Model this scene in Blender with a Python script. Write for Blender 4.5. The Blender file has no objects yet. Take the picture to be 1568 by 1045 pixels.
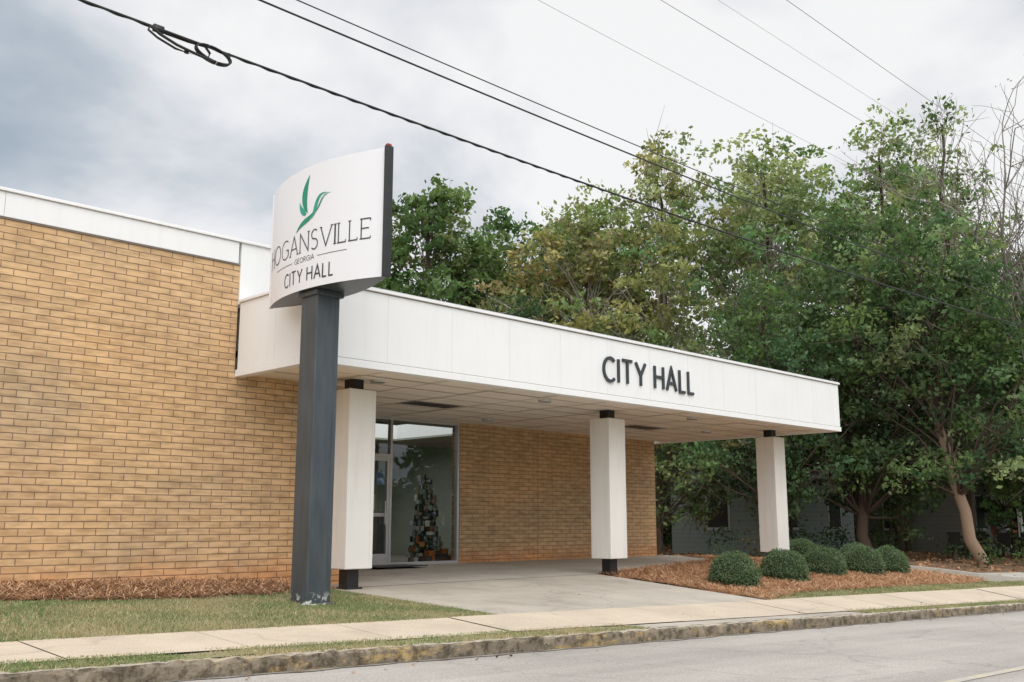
import bpy, math, numpy as np
from math import hypot, comb
from mathutils import Vector
rng=np.random.default_rng(7)
scene=bpy.context.scene
COL=scene.collection
KH=.13
# ---------------------------------------------------------------- helpers
def zroad(x): return -0.188-0.031*(np.clip(x,-40,70)-3.5)
def zback(x): return -0.13-0.024*(np.clip(x,-40,70)-8.14)
def zcen(x): return np.interp(x,[-40,3,7.3,8.3,21.3,25,30,60],[.35,.22,.10,0,0,-.2,-.32,-.5])
def H(x,y):
    x=np.asarray(x,float); y=np.asarray(y,float); x,y=np.broadcast_arrays(x,y)
    zr=zroad(x); zk=zr+KH-.012; zb=zback(x); zc=zcen(x)
    z=np.where(y<7.0,zr,zk)
    t=np.clip((y-7.5)/1.0,0,1); z=np.where(y>=7.5,zk+(zb-zk)*t,z)
    t=np.clip((y-8.5)/3.4,0,1); z=np.where(y>8.5,zb+(zc-zb)*t,z)
    z=z+np.clip(y-12,0,3.6)*.027
    z=np.where(y<-.3,zr+.12,z)
    return z
class MB:
    def __init__(s): s.V=[];s.F=[];s.M=[];s.C=[];s.n=0
    def add(s,v,f,m=0,c=(.5,.5,.5)):
        v=np.asarray(v,float); f=np.asarray(f,int)
        c=np.asarray(c,float)
        if c.ndim==1: c=np.tile(c,(len(v),1))
        s.V.append(v);s.F.append(f+s.n);s.M.append(np.full(len(f),m));s.C.append(c);s.n+=len(v)
    def box(s,x0,x1,y0,y1,z0,z1,m=0,c=(.5,.5,.5)):
        v=[(x0,y0,z0),(x1,y0,z0),(x1,y1,z0),(x0,y1,z0),(x0,y0,z1),(x1,y0,z1),(x1,y1,z1),(x0,y1,z1)]
        s.add(v,[(0,3,2,1),(4,5,6,7),(0,1,5,4),(1,2,6,5),(2,3,7,6),(3,0,4,7)],m,c)
    def tube(s,P,R,m=0,c=(.5,.5,.5),k=6):
        P=np.asarray(P,float); n=len(P); R=np.broadcast_to(R,(n,))
        T=np.gradient(P,axis=0); T/=np.linalg.norm(T,axis=1)[:,None]+1e-9
        up=np.array([0,0,1.]) if abs(T[0][2])<.8 else np.array([1.,0,0])
        A=np.cross(T,up); A/=np.linalg.norm(A,axis=1)[:,None]+1e-9; B=np.cross(T,A)
        a=np.linspace(0,2*np.pi,k,endpoint=False)
        v=P[:,None,:]+R[:,None,None]*(np.cos(a)[None,:,None]*A[:,None,:]+np.sin(a)[None,:,None]*B[:,None,:])
        i=np.arange(n-1)[:,None]; j=np.arange(k)[None,:]; j2=(j+1)%k
        f=np.stack([i*k+j,i*k+j2,(i+1)*k+j2,(i+1)*k+j],-1).reshape(-1,4)
        s.add(v.reshape(-1,3),f,m,c)
    def leaves(s,c,size,col,m=0,asp=.5,flat=0.):
        N=len(c); u=rng.normal(size=(N,3)); u[:,2]*=(1-flat); u/=np.linalg.norm(u,axis=1)[:,None]
        w=rng.normal(size=(N,3)); w[:,2]*=(1-flat); w-=u*(u*w).sum(1)[:,None]; w/=np.linalg.norm(w,axis=1)[:,None]
        u=u*size[:,None]; w=w*size[:,None]*asp
        v=np.stack([c-u,c-w,c+u,c+w],1).reshape(-1,3)
        s.add(v,np.arange(4*N).reshape(-1,4),m,np.repeat(col,4,0))
    def build(s,name,mats,parent=None,smooth=False):
        V=np.concatenate(s.V);F=np.concatenate(s.F);M=np.concatenate(s.M);C=np.concatenate(s.C)
        me=bpy.data.meshes.new(name); me.vertices.add(len(V)); me.vertices.foreach_set('co',V.ravel())
        me.loops.add(F.size); me.loops.foreach_set('vertex_index',F.ravel())
        me.polygons.add(len(F)); me.polygons.foreach_set('loop_start',np.arange(0,F.size,4)); me.polygons.foreach_set('loop_total',np.full(len(F),4))
        for m in mats: me.materials.append(m)
        me.polygons.foreach_set('material_index',M.astype(np.int32))
        me.polygons.foreach_set('use_smooth',np.full(len(F),bool(smooth)))
        at=me.color_attributes.new('Col','FLOAT_COLOR','POINT')
        at.data.foreach_set('color',np.concatenate([C,np.ones((len(C),1))],1).ravel())
        me.update(calc_edges=True)
        o=bpy.data.objects.new(name,me); COL.objects.link(o)
        if parent: o.parent=parent
        return o
def empty(name,loc=(0,0,0)):
    o=bpy.data.objects.new(name,None); COL.objects.link(o); return o
# ---------------------------------------------------------------- materials
def newmat(name):
    m=bpy.data.materials.new(name); m.use_nodes=True; nt=m.node_tree; b=nt.nodes['Principled BSDF']; return m,nt,b
def N(nt,t,**k):
    n=nt.nodes.new(t)
    for a,v in k.items():
        if a in n.inputs: n.inputs[a].default_value=v
        else: setattr(n,a,v)
    return n
def L(nt,a,b): nt.links.new(a,b)
def ramp(nt,src,stops):
    r=nt.nodes.new('ShaderNodeValToRGB'); e=r.color_ramp.elements
    while len(e)<len(stops): e.new(.5)
    for i,(p,c) in enumerate(stops): e[i].position=p; e[i].color=(*c,1) if len(c)==3 else c
    L(nt,src,r.inputs[0]); return r
def objco(nt): return nt.nodes.new('ShaderNodeTexCoord').outputs['Object']
def noise(nt,co,scale,detail=4,rough=.55,dist=0):
    n=N(nt,'ShaderNodeTexNoise',Scale=scale,Detail=detail,Roughness=rough,Distortion=dist); L(nt,co,n.inputs['Vector']); return n.outputs['Fac']
def mix(nt,f,a,b,mode='MIX'):
    m=nt.nodes.new('ShaderNodeMix'); m.data_type='RGBA'; m.blend_type=mode
    for s,v in ((m.inputs[0],f),(m.inputs[6],a),(m.inputs[7],b)):
        if hasattr(v,'is_linked'): L(nt,v,s)
        else: s.default_value=v if not isinstance(v,tuple) else ((*v,1) if len(v)==3 else v)
    return m.outputs[2]
def mathn(nt,op,a,b=0.,c=0.):
    m=nt.nodes.new('ShaderNodeMath'); m.operation=op
    for s,v in zip(m.inputs,(a,b,c)):
        if hasattr(v,'is_linked'): L(nt,v,s)
        else: s.default_value=v
    return m.outputs[0]
def bump(nt,b,h,strength=.3,dist=.01):
    n=N(nt,'ShaderNodeBump',Strength=strength,Distance=dist); L(nt,h,n.inputs['Height']); L(nt,n.outputs[0],b.inputs['Normal'])
def simple(name,c1,c2=None,scale=3,rough=.6,bs=0,bscale=60,metal=0,spec=.5):
    m,nt,b=newmat(name); co=objco(nt); c2=c2 or tuple(x*.85 for x in c1)
    r=ramp(nt,noise(nt,co,scale),[(.3,c1),(.7,c2)]); L(nt,r.outputs[0],b.inputs['Base Color'])
    b.inputs['Roughness'].default_value=rough; b.inputs['Metallic'].default_value=metal; b.inputs['Specular IOR Level'].default_value=spec
    if bs: bump(nt,b,noise(nt,co,bscale,2),bs)
    return m
def attrmat(name,trans=.0):
    m=bpy.data.materials.new(name); m.use_nodes=True; nt=m.node_tree; nt.nodes.remove(nt.nodes['Principled BSDF'])
    a=nt.nodes.new('ShaderNodeVertexColor'); a.layer_name='Col'; d=nt.nodes.new('ShaderNodeBsdfDiffuse'); L(nt,a.outputs[0],d.inputs[0]); out=nt.nodes['Material Output'].inputs[0]
    if trans:
        t=nt.nodes.new('ShaderNodeBsdfTranslucent'); g=mix(nt,1.0,a.outputs[0],(1.25,1.35,.8),'MULTIPLY'); L(nt,g,t.inputs[0])
        ms=nt.nodes.new('ShaderNodeMixShader'); ms.inputs[0].default_value=trans
        L(nt,d.outputs[0],ms.inputs[1]); L(nt,t.outputs[0],ms.inputs[2]); L(nt,ms.outputs[0],out)
    else: L(nt,d.outputs[0],out)
    return m
def whitepaint(name,c1,c2,dirt=.12):
    m,nt,b=newmat(name); co=objco(nt)
    r=ramp(nt,noise(nt,co,1.5),[(.3,c1),(.7,c2)])
    mp=nt.nodes.new('ShaderNodeMapping'); mp.inputs['Scale'].default_value=(5,5,.5); L(nt,co,mp.inputs[0])
    d=ramp(nt,noise(nt,mp.outputs[0],1.3,5,.65),[(.5,(1,1,1)),(.75,(.80,.78,.74))]); c=mix(nt,dirt*4,r.outputs[0],d.outputs[0],'MULTIPLY')
    L(nt,c,b.inputs['Base Color']); b.inputs['Roughness'].default_value=.5; return m
def brickmat():
    m,nt,b=newmat('tan_brick'); co=objco(nt); sp=nt.nodes.new('ShaderNodeSeparateXYZ'); L(nt,co,sp.inputs[0])
    u=mathn(nt,'ADD',sp.outputs[0],sp.outputs[1]); cb=nt.nodes.new('ShaderNodeCombineXYZ'); L(nt,u,cb.inputs[0]); L(nt,sp.outputs[2],cb.inputs[1])
    br=N(nt,'ShaderNodeTexBrick',Scale=1.0); br.inputs['Brick Width'].default_value=.305; br.inputs['Row Height'].default_value=.0855
    br.inputs['Mortar Size'].default_value=.0064; br.inputs['Mortar Smooth'].default_value=.3; br.inputs['Bias'].default_value=-.1
    br.inputs['Color1'].default_value=(.70,.465,.25,1); br.inputs['Color2'].default_value=(.60,.385,.20,1); br.inputs['Mortar'].default_value=(.29,.19,.12,1)
    wv=nt.nodes.new('ShaderNodeMapping'); wv.inputs['Scale'].default_value=(3.4,11.7,1); L(nt,cb.outputs[0],wv.inputs[0])
    nz=N(nt,'ShaderNodeTexNoise',Scale=5.0,Detail=3.); L(nt,cb.outputs[0],nz.inputs['Vector'])
    jt=mix(nt,.010,cb.outputs[0],nz.outputs['Color']); L(nt,jt,br.inputs['Vector'])
    n1=noise(nt,co,.45,4); r1=ramp(nt,n1,[(.3,(.86,.90,.97)),(.7,(1.08,1.05,1.0))])
    c=mix(nt,1.,br.outputs['Color'],r1.outputs[0],'MULTIPLY')
    n2=noise(nt,wv.outputs[0],1.1,2); r2=ramp(nt,n2,[(.33,(.76,.74,.72)),(.6,(1.08,1.07,1.06))]); c=mix(nt,.9,c,r2.outputs[0],'MULTIPLY')
    m3=nt.nodes.new('ShaderNodeMapping'); m3.inputs['Scale'].default_value=(.5,.5,1.1); L(nt,co,m3.inputs[0])
    n3=noise(nt,m3.outputs[0],.8,5,.6); r3=ramp(nt,n3,[(.45,(1,1,1)),(.70,(.76,.84,.92))]); c=mix(nt,.85,c,r3.outputs[0],'MULTIPLY')
    zz=mathn(nt,'ADD',sp.outputs[2],mathn(nt,'MULTIPLY',noise(nt,co,2.5),.4)); r4=ramp(nt,zz,[(.35,(1.08,.74,.55)),(.68,(1,1,1))]); c=mix(nt,.7,c,r4.outputs[0],'MULTIPLY')
    L(nt,c,b.inputs['Base Color']); b.inputs['Roughness'].default_value=.7; b.inputs['Specular IOR Level'].default_value=.3
    inv=mathn(nt,'SUBTRACT',1.,br.outputs['Fac']); bump(nt,b,inv,.8,.010)
    return m
def concmat(name,c1,c2,stain=(.2,.17,.13),sc=1.2,st=.4):
    m,nt,b=newmat(name); co=objco(nt)
    r=ramp(nt,noise(nt,co,sc,5,.6),[(.3,c1),(.7,c2)])
    s=ramp(nt,noise(nt,co,.7,6,.7,.8),[(.48,(0,0,0)),(.72,(1,1,1))])
    c=mix(nt,mathn(nt,'MULTIPLY',s.outputs[0],st),r.outputs[0],stain)
    gn=noise(nt,co,70,2); g=ramp(nt,gn,[(.3,(.85,.85,.85)),(.7,(1.1,1.1,1.1))]); c=mix(nt,1.,c,g.outputs[0],'MULTIPLY')
    v=N(nt,'ShaderNodeTexVoronoi',Scale=.45); v.feature='DISTANCE_TO_EDGE'
    nz=N(nt,'ShaderNodeTexNoise',Scale=1.6,Detail=4.); L(nt,co,nz.inputs['Vector'])
    wn=mix(nt,.3,co,nz.outputs['Color']); L(nt,wn,v.inputs['Vector'])
    cr=ramp(nt,v.outputs['Distance'],[(.0,(.5,.47,.44)),(.008,(1,1,1))]); c=mix(nt,.3,c,cr.outputs[0],'MULTIPLY')
    L(nt,c,b.inputs['Base Color']); b.inputs['Roughness'].default_value=.85; b.inputs['Specular IOR Level'].default_value=.2
    bump(nt,b,gn,.25,.006); return m
M_brick=brickmat()
M_white=whitepaint('white_panel_paint',(.85,.85,.84),(.82,.82,.81),.06)
M_seam=simple('panel_seam',(.68,.68,.67),(.64,.64,.64),1.5,.6)
M_colw=whitepaint('column_white_paint',(.84,.81,.76),(.79,.76,.71),.12)
M_trim=simple('metal_coping',(.62,.62,.62),(.45,.45,.46),2.,.4,metal=.3)
M_black=simple('black_paint',(.012,.012,.013),(.02,.02,.02),5,.45)
M_soff=simple('soffit_tile',(.87,.80,.70),(.78,.71,.61),.8,.8,.1,90)
M_gridm=simple('ceiling_grid',(.30,.27,.23),(.24,.22,.2),4,.6)
M_tbar=simple('ceiling_tbar',(.50,.43,.35),(.40,.34,.28),3,.6)
M_roofd=simple('roof_membrane',(.45,.42,.38),(.36,.33,.3),4,.8)
def polemat():
    m,nt,b=newmat('slate_pole_paint'); co=objco(nt)
    mp=nt.nodes.new('ShaderNodeMapping'); mp.inputs['Scale'].default_value=(6,6,1.0); L(nt,co,mp.inputs[0])
    r=ramp(nt,noise(nt,mp.outputs[0],2.,5),[(.3,(.045,.057,.066)),(.7,(.072,.087,.098))])
    sp=nt.nodes.new('ShaderNodeSeparateXYZ'); L(nt,co,sp.inputs[0])
    low=ramp(nt,sp.outputs[2],[(.02,(1,1,1)),(.16,(0,0,0))]); ch=ramp(nt,noise(nt,co,9,3),[(.53,(0,0,0)),(.55,(1,1,1))])
    f=mathn(nt,'MULTIPLY',low.outputs[0],ch.outputs[0])
    L(nt,mix(nt,f,r.outputs[0],(.6,.6,.58)),b.inputs['Base Color']); b.inputs['Roughness'].default_value=.38; bump(nt,b,noise(nt,co,40,2),.06); return m
M_pole=polemat()
M_signw=simple('sign_face_white',(.80,.80,.82),(.78,.78,.80),1.,.4)
M_text=simple('letter_charcoal',(.035,.042,.048),(.03,.035,.04),3,.5)
M_green=simple('logo_green',(.0,.22,.12),(.0,.26,.15),6,.5)
M_green2=simple('logo_teal',(.02,.34,.24),(.01,.26,.18),6,.5)
M_alum=simple('aluminium_frame',(.62,.62,.62),(.55,.55,.55),2,.35,metal=.6)
M_conc=concmat('driveway_concrete',(.53,.48,.41),(.43,.39,.33))
M_walk=concmat('sidewalk_concrete',(.64,.54,.42),(.54,.455,.355),st=.22)
M_slabin=concmat('slab_concrete',(.55,.51,.45),(.45,.41,.36),st=.2)
def roadmat():
    m,nt,b=newmat('aged_asphalt'); co=objco(nt)
    r=ramp(nt,noise(nt,co,.5,5),[(.3,(.48,.445,.40)),(.7,(.40,.37,.335))])
    gn=noise(nt,co,55,3,.7); g=ramp(nt,gn,[(.3,(.68,.68,.68)),(.7,(1.24,1.24,1.24))]); c=mix(nt,1.,r.outputs[0],g.outputs[0],'MULTIPLY')
    mp=nt.nodes.new('ShaderNodeMapping'); mp.inputs['Scale'].default_value=(.12,1.5,1); L(nt,co,mp.inputs[0])
    t=ramp(nt,noise(nt,mp.outputs[0],1.,4),[(.4,(1.04,1.04,1.04)),(.65,(.84,.84,.84))]); c=mix(nt,1.,c,t.outputs[0],'MULTIPLY')
    v=N(nt,'ShaderNodeTexVoronoi',Scale=.6); v.feature='DISTANCE_TO_EDGE'
    nz=N(nt,'ShaderNodeTexNoise',Scale=2.0,Detail=5.); L(nt,co,nz.inputs['Vector']); wn=mix(nt,.35,co,nz.outputs['Color']); L(nt,wn,v.inputs['Vector'])
    cr=ramp(nt,v.outputs['Distance'],[(.0,(.5,.5,.5)),(.010,(1,1,1))]); c=mix(nt,.35,c,cr.outputs[0],'MULTIPLY')
    L(nt,c,b.inputs['Base Color']); b.inputs['Roughness'].default_value=.85; b.inputs['Specular IOR Level'].default_value=.25
    bump(nt,b,gn,.5,.008); return m
M_road=roadmat()
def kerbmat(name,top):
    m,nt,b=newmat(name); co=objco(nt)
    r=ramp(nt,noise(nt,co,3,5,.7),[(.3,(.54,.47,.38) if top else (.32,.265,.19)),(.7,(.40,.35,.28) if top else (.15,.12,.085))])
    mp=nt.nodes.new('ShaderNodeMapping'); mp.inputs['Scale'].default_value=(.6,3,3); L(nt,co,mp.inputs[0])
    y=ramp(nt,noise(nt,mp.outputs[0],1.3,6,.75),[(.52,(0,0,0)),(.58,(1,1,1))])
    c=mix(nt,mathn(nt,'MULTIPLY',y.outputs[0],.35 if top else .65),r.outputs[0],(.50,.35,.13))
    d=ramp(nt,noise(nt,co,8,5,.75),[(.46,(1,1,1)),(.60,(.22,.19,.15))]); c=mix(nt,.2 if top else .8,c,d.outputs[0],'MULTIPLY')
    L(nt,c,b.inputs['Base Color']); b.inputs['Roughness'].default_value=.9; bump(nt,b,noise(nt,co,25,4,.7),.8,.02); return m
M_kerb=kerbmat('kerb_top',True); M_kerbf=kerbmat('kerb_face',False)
def yelmat():
    m,nt,b=newmat('faded_yellow_paint'); co=objco(nt)
    r=ramp(nt,noise(nt,co,5,7,.75),[(.40,(.55,.48,.33)),(.54,(.45,.42,.375))]); L(nt,r.outputs[0],b.inputs['Base Color']); b.inputs['Roughness'].default_value=.85; return m
M_yel=yelmat()
M_gut=simple('gutter_dirt',(.16,.13,.10),(.34,.31,.27),4,.95,.5,40,spec=.1)
M_grassg=simple('lawn_soil',(.22,.215,.115),(.32,.275,.165),1.6,.95,.5,40,spec=.1)
M_straw=simple('pine_straw_ground',(.44,.23,.12),(.32,.165,.09),3.,.95,.8,50,spec=.1)
M_straw2=simple('leaf_litter_ground',(.24,.15,.095),(.16,.105,.065),1.2,.95,.8,30,spec=.1)
M_ground=simple('ground_earth',(.12,.13,.06),(.16,.12,.08),.3,.95,.5,10,spec=.1)
M_leaf=attrmat('foliage_leaf',.4)
M_bark=attrmat('bark')
M_blade=attrmat('grass_blade',.25)
M_needle=attrmat('straw_needle')
M_wire=simple('cable_rubber',(.012,.012,.013),(.02,.02,.02),5,.5)
M_wire2=simple('bare_aluminium_wire',(.16,.16,.17),(.2,.2,.2),5,.5)
def glassmat():
    m,nt,b=newmat('storefront_glass'); out=nt.nodes['Material Output']
    t=nt.nodes.new('ShaderNodeBsdfTransparent'); t.inputs[0].default_value=(.86,.90,.87,1)
    g=nt.nodes.new('ShaderNodeBsdfGlossy'); g.inputs['Roughness'].default_value=.0; g.inputs[0].default_value=(.95,.97,1,1)
    fr=nt.nodes.new('ShaderNodeFresnel'); fr.inputs[0].default_value=1.5
    f=mathn(nt,'ADD',mathn(nt,'MULTIPLY',fr.outputs[0],1.0),.03)
    ms=nt.nodes.new('ShaderNodeMixShader'); L(nt,f,ms.inputs[0]); L(nt,t.outputs[0],ms.inputs[1]); L(nt,g.outputs[0],ms.inputs[2]); L(nt,ms.outputs[0],out.inputs[0]); return m
M_glass=glassmat()
M_int=simple('interior_wall',(.30,.32,.26),(.25,.26,.22),1,.8)
M_intf=simple('interior_floor',(.16,.145,.12),(.20,.18,.15),2,.4)
M_dark=simple('dark_object',(.03,.03,.03),(.05,.045,.04),3,.6)
# ---------------------------------------------------------------- ground sheets
def sheet(name,xs,y0,y1,ny,off,mat,jit=0,parent=None):
    xs=np.asarray(xs,float); f0=y0 if callable(y0) else (lambda x:x*0+y0); f1=y1 if callable(y1) else (lambda x:x*0+y1)
    a=f0(xs);b=f1(xs); t=np.linspace(0,1,ny+1)
    Y=a[:,None]+(b-a)[:,None]*t[None,:]; X=np.repeat(xs[:,None],ny+1,1); Z=H(X,Y)+off
    if jit: Z=Z+rng.normal(size=Z.shape)*jit
    v=np.stack([X,Y,Z],-1).reshape(-1,3); n=ny+1
    i=np.arange(len(xs)-1)[:,None]; j=np.arange(ny)[None,:]
    f=np.stack([i*n+j,(i+1)*n+j,(i+1)*n+j+1,i*n+j+1],-1).reshape(-1,4)
    mb=MB(); mb.add(v,f); return mb.build(name,[mat],parent,smooth=True)
gx=np.concatenate([[-900,-300,-100,-60],np.arange(-40,71,1.),[100,300,900]])
gy=np.concatenate([[-900,-300,-80,-30,-10,-3,-.32,-.28],np.linspace(.5,6.5,7),[6.97,7.06,7.5,8.0,8.5],np.arange(9,17,.5),[20,30,50,100,300,900]])
X,Y=np.meshgrid(gx,gy,indexing='ij'); Z=H(X,Y)-.05; n=len(gy)
i=np.arange(len(gx)-1)[:,None]; j=np.arange(n-1)[None,:]
mb=MB(); mb.add(np.stack([X,Y,Z],-1).reshape(-1,3),np.stack([i*n+j,(i+1)*n+j,(i+1)*n+j+1,i*n+j+1],-1).reshape(-1,4)); mb.build('ground',[M_ground])
def arr(a,b,s): return np.arange(a,b+s*.5,s)
road=sheet('road',arr(-40,70,1.),-.28,6.999,8,0.0,M_road)
sheet('centre_line',arr(-40,70,1.),3.40,3.50,1,.005,M_yel,parent=road)
sheet('gutter_dirt',arr(-40,70,.15),lambda x:6.93+.02*np.sin(x*3.7)+.025*np.sin(x*9.1),6.995,1,.006,M_gut,parent=road)
def kerb(name,y0,y1,xs):
    mb=MB(); xs=np.asarray(xs); n=len(xs)
    j=lambda s:rng.normal(size=n)*s
    chip=np.where(rng.random(n)<.18,rng.uniform(.01,.035,n),0)
    zt=zroad(xs)+KH; zb=zroad(xs)-.05
    prof=[(y0+j(.005),zb),(y0+.006+j(.007)+chip,zt-.025+j(.009)),(y0+.03+j(.009)+chip,zt+j(.005)-chip*.5),(y1,zt+j(.003)),(y1,zb)]
    v=np.stack([np.stack([xs,p[0]+xs*0,p[1]],-1) for p in prof],1).reshape(-1,3); k=5
    i=np.arange(n-1)[:,None]
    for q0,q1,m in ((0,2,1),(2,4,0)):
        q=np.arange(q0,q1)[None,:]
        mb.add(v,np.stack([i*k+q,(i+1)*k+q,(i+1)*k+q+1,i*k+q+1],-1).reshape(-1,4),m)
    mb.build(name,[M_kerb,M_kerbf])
kerb('kerb',7.0,7.14,np.arange(-40,70,.08))
mbx=MB()
for a in arr(-40,69,3): 
    z=float(zroad(a)); z2=float(zroad(a+3))
    mbx.add([(a,-.3,z-.05),(a+2.98,-.3,z2-.05),(a+2.98,-.3,z2+.13),(a,-.3,z+.13),(a,-.45,z+.13),(a+2.98,-.45,z2+.13)],[(0,1,2,3),(3,2,5,4)])
mbx.build('kerb',[M_kerb])
mb=MB()
def slab(mb,x0,x1,y0,y1,off,nx=2,ny=2,m=0):
    xs=np.linspace(x0,x1,nx+1); ys=np.linspace(y0,y1,ny+1); X,Y=np.meshgrid(xs,ys,indexing='ij'); Z=H(X,Y)+off; n=ny+1
    i=np.arange(nx)[:,None]; j=np.arange(ny)[None,:]
    mb.add(np.stack([X,Y,Z],-1).reshape(-1,3),np.stack([i*n+j,(i+1)*n+j,(i+1)*n+j+1,i*n+j+1],-1).reshape(-1,4),m)
for a in np.arange(-39,60,1.5): 
    o=rng.normal()*.003
    slab(mb,a+.006,a+1.494,7.5,8.5,.022+o)
mb.build('sidewalk',[M_walk])
mb=MB()
for a in np.arange(9.3,14.7,1.35): slab(mb,a+.004,a+1.346,7.145,7.49,.014)
for (a,b_) in ((8.3,10.25),(10.25,12.2),(12.2,14.15)):
    for (c,d) in ((8.512,10.2),(10.2,12.0)): slab(mb,a+.004,b_-.004,c,d-.008,.016,4,4)
mb.build('driveway',[M_conc])
mb=MB()
for a in np.arange(8.3,21.2,2.15):
    for (c,d) in ((12.0,13.8),(13.8,15.6)):
        if a>14.1 and c<12.5: slab(mb,a+.005,min(a+2.145,21.2),12.0+ (a-14)*.25,d-.01,.02,3,3)
        else: slab(mb,a+.005,min(a+2.145,21.2),c,d-.01,.02,3,3)
mb.build('canopy_floor',[M_slabin])
lawnedge=lambda x:np.where(x<6.5,10.8+.12*np.sin(x*2.1)+.06*np.sin(x*5.3),10.8+ .9*np.clip((x-6.5)/1.7,0,1))
lawn=sheet('lawn',arr(-30,8.25,.25),8.5,lawnedge,10,.012,M_grassg,.004)
verge=sheet('verge_grass',arr(-30,9.3,.25),7.13,lambda x:7.5+.04*np.sin(x*3),2,.012,M_grassg,.004)
verge2=sheet('verge_grass',arr(14.8,60,.25),7.13,lambda x:7.5+.05*np.sin(x*3),2,.012,M_grassg,.004)
lawn2=sheet('lawn',arr(14.2,60,.25),8.5,lambda x:np.interp(x,[14.2,16,24,27,60],[8.52,9.0,9.1,9.3,10.]),3,.010,M_grassg,.004)
bedL=sheet('pine_straw_bed',arr(-30,8.3,.2),lawnedge,12.6,10,.02,M_straw,.012)
bedR=sheet('pine_straw_bed',arr(14.2,25.8,.2),lambda x:np.interp(x,[14.2,16,24,26],[8.52,9.0,9.1,9.5]),lambda x:np.interp(x,[14.2,20.6,21.3,26],[12.0,13.8,15.4,14.5]),16,.018,M_straw,.014)
litter=sheet('leaf_litter',arr(21.3,60,.6),lambda x:np.interp(x,[21.3,26,27,60],[15.4,14.5,9.3,10.]),34,16,.0,M_straw2,.02)
mb=MB(); P=[(24.0,13.9),(25.6,12.4),(26.2,11),(26.5,9.9),(26.9,9.2),(28,8.9),(31,8.8)]
pts=[]
for a,b_ in zip(P[:-1],P[1:]):
    for t in np.linspace(0,1,8,endpoint=False): pts.append((a[0]+(b_[0]-a[0])*t,a[1]+(b_[1]-a[1])*t))
pts=np.array(pts); T=np.gradient(pts,axis=0); T/=np.linalg.norm(T,axis=1)[:,None]; Nn=np.stack([-T[:,1],T[:,0]],1)
prof=[(0,-.05),(0,.11),(.16,.11),(.17,.04),(1.5,.04),(1.5,-.05)]
v=[]
for q,nn in zip(pts,Nn):
    for w,z in prof:
        p=q+nn*w; v.append((p[0],p[1],float(H(p[0],p[1]))+z))
k=len(prof); i=np.arange(len(pts)-1)[:,None]; q=np.arange(k-1)[None,:]
mb.add(v,np.stack([i*k+q,(i+1)*k+q,(i+1)*k+q+1,i*k+q+1],-1).reshape(-1,4)); mb.build('side_path',[M_slabin])
# ---------------------------------------------------------------- grass + straw fibres
def blades(name,xy,hmean,parent,dry=.35,lean=.5):
    n=len(xy); z=H(xy[:,0],xy[:,1])+.008; a=rng.uniform(0,2*np.pi,n); w=rng.uniform(.003,.007,n); h=hmean*rng.uniform(.5,1.5,n)
    dx=np.cos(a)*w; dy=np.sin(a)*w; lx=rng.normal(size=n)*h*lean; ly=rng.normal(size=n)*h*lean
    b0=np.stack([xy[:,0]-dx,xy[:,1]-dy,z],1); b1=np.stack([xy[:,0]+dx,xy[:,1]+dy,z],1)
    t1=np.stack([xy[:,0]+dx*.2+lx,xy[:,1]+dy*.2+ly,z+h],1); t0=np.stack([xy[:,0]-dx*.2+lx,xy[:,1]-dy*.2+ly,z+h],1)
    px_,py_=xy[:,0],xy[:,1]
    patch=np.clip(.5+.45*np.sin(px_*1.3+np.sin(py_*2.1)*2)*np.sin(py_*1.7+px_*.6)+.35*np.sin(px_*3.9+py_*2.2)*np.sin(py_*4.3-px_*1.1),0,1)
    dr=(rng.random(n)<(dry*.3+dry*1.5*patch))[:,None]
    g=np.array([.21,.26,.12])*rng.uniform(.7,1.35,(n,1)); d=np.array([.48,.41,.26])*rng.uniform(.7,1.2,(n,1))
    c=np.where(dr,d,g); mb=MB(); mb.add(np.stack([b0,b1,t1,t0],1).reshape(-1,3),np.arange(4*n).reshape(-1,4),0,np.repeat(c,4,0))
    mb.build(name,[M_blade],parent)
def uni(n,x0,x1,y0,y1): return np.stack([rng.uniform(x0,x1,n),rng.uniform(y0,y1,n)],1)
p=uni(100000,1.5,8.27,8.47,11.7); top=np.where(p[:,0]<6.5,10.85,10.85+.9*np.clip((p[:,0]-6.5)/1.7,0,1)); p=p[p[:,1]<top+rng.normal(size=len(p))*.05]
blades('grass_blades',p,.026,lawn,.5)
p=uni(15000,-4,1.5,8.5,10.8); blades('grass_blades_side',p,.03,lawn)
p=uni(22000,1.5,9.3,7.08,7.58); p=p[(np.sin(p[:,0]*2.7)+np.sin(p[:,0]*6.1)*.6+rng.normal(size=len(p))*.5)>-.7]; blades('grass_blades',p,.022,verge,.55)
p=uni(16000,14.8,32,7.12,7.58); blades('grass_blades',p,.024,verge2,.45)
p=uni(26000,14.3,34,8.5,9.15); blades('grass_blades',p,.028,lawn2,.45)
def needles(name,xy,parent,cols,zoff=.03,ln=.09,thick=.0035):
    n=len(xy); a=rng.uniform(0,2*np.pi,n); tl=rng.normal(size=n)*.25; l=ln*rng.uniform(.5,1.3,n)
    z=H(xy[:,0],xy[:,1])+zoff+rng.uniform(-.005,.03,n); d=np.stack([np.cos(a)*l,np.sin(a)*l,tl*l],1)
    w=np.stack([-np.sin(a)*thick,np.cos(a)*thick,np.zeros(n)],1); c=np.stack([xy[:,0],xy[:,1],z],1)
    col=cols[rng.integers(0,len(cols),n)]*rng.uniform(.6,1.3,(n,1))
    mb=MB(); mb.add(np.stack([c-d-w,c-d+w,c+d+w,c+d-w],1).reshape(-1,3),np.arange(4*n).reshape(-1,4),0,np.repeat(col,4,0)); mb.build(name,[M_needle],parent)
scol=np.array([[.62,.36,.20],[.50,.28,.15],[.68,.46,.29],[.34,.19,.11]])
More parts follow.
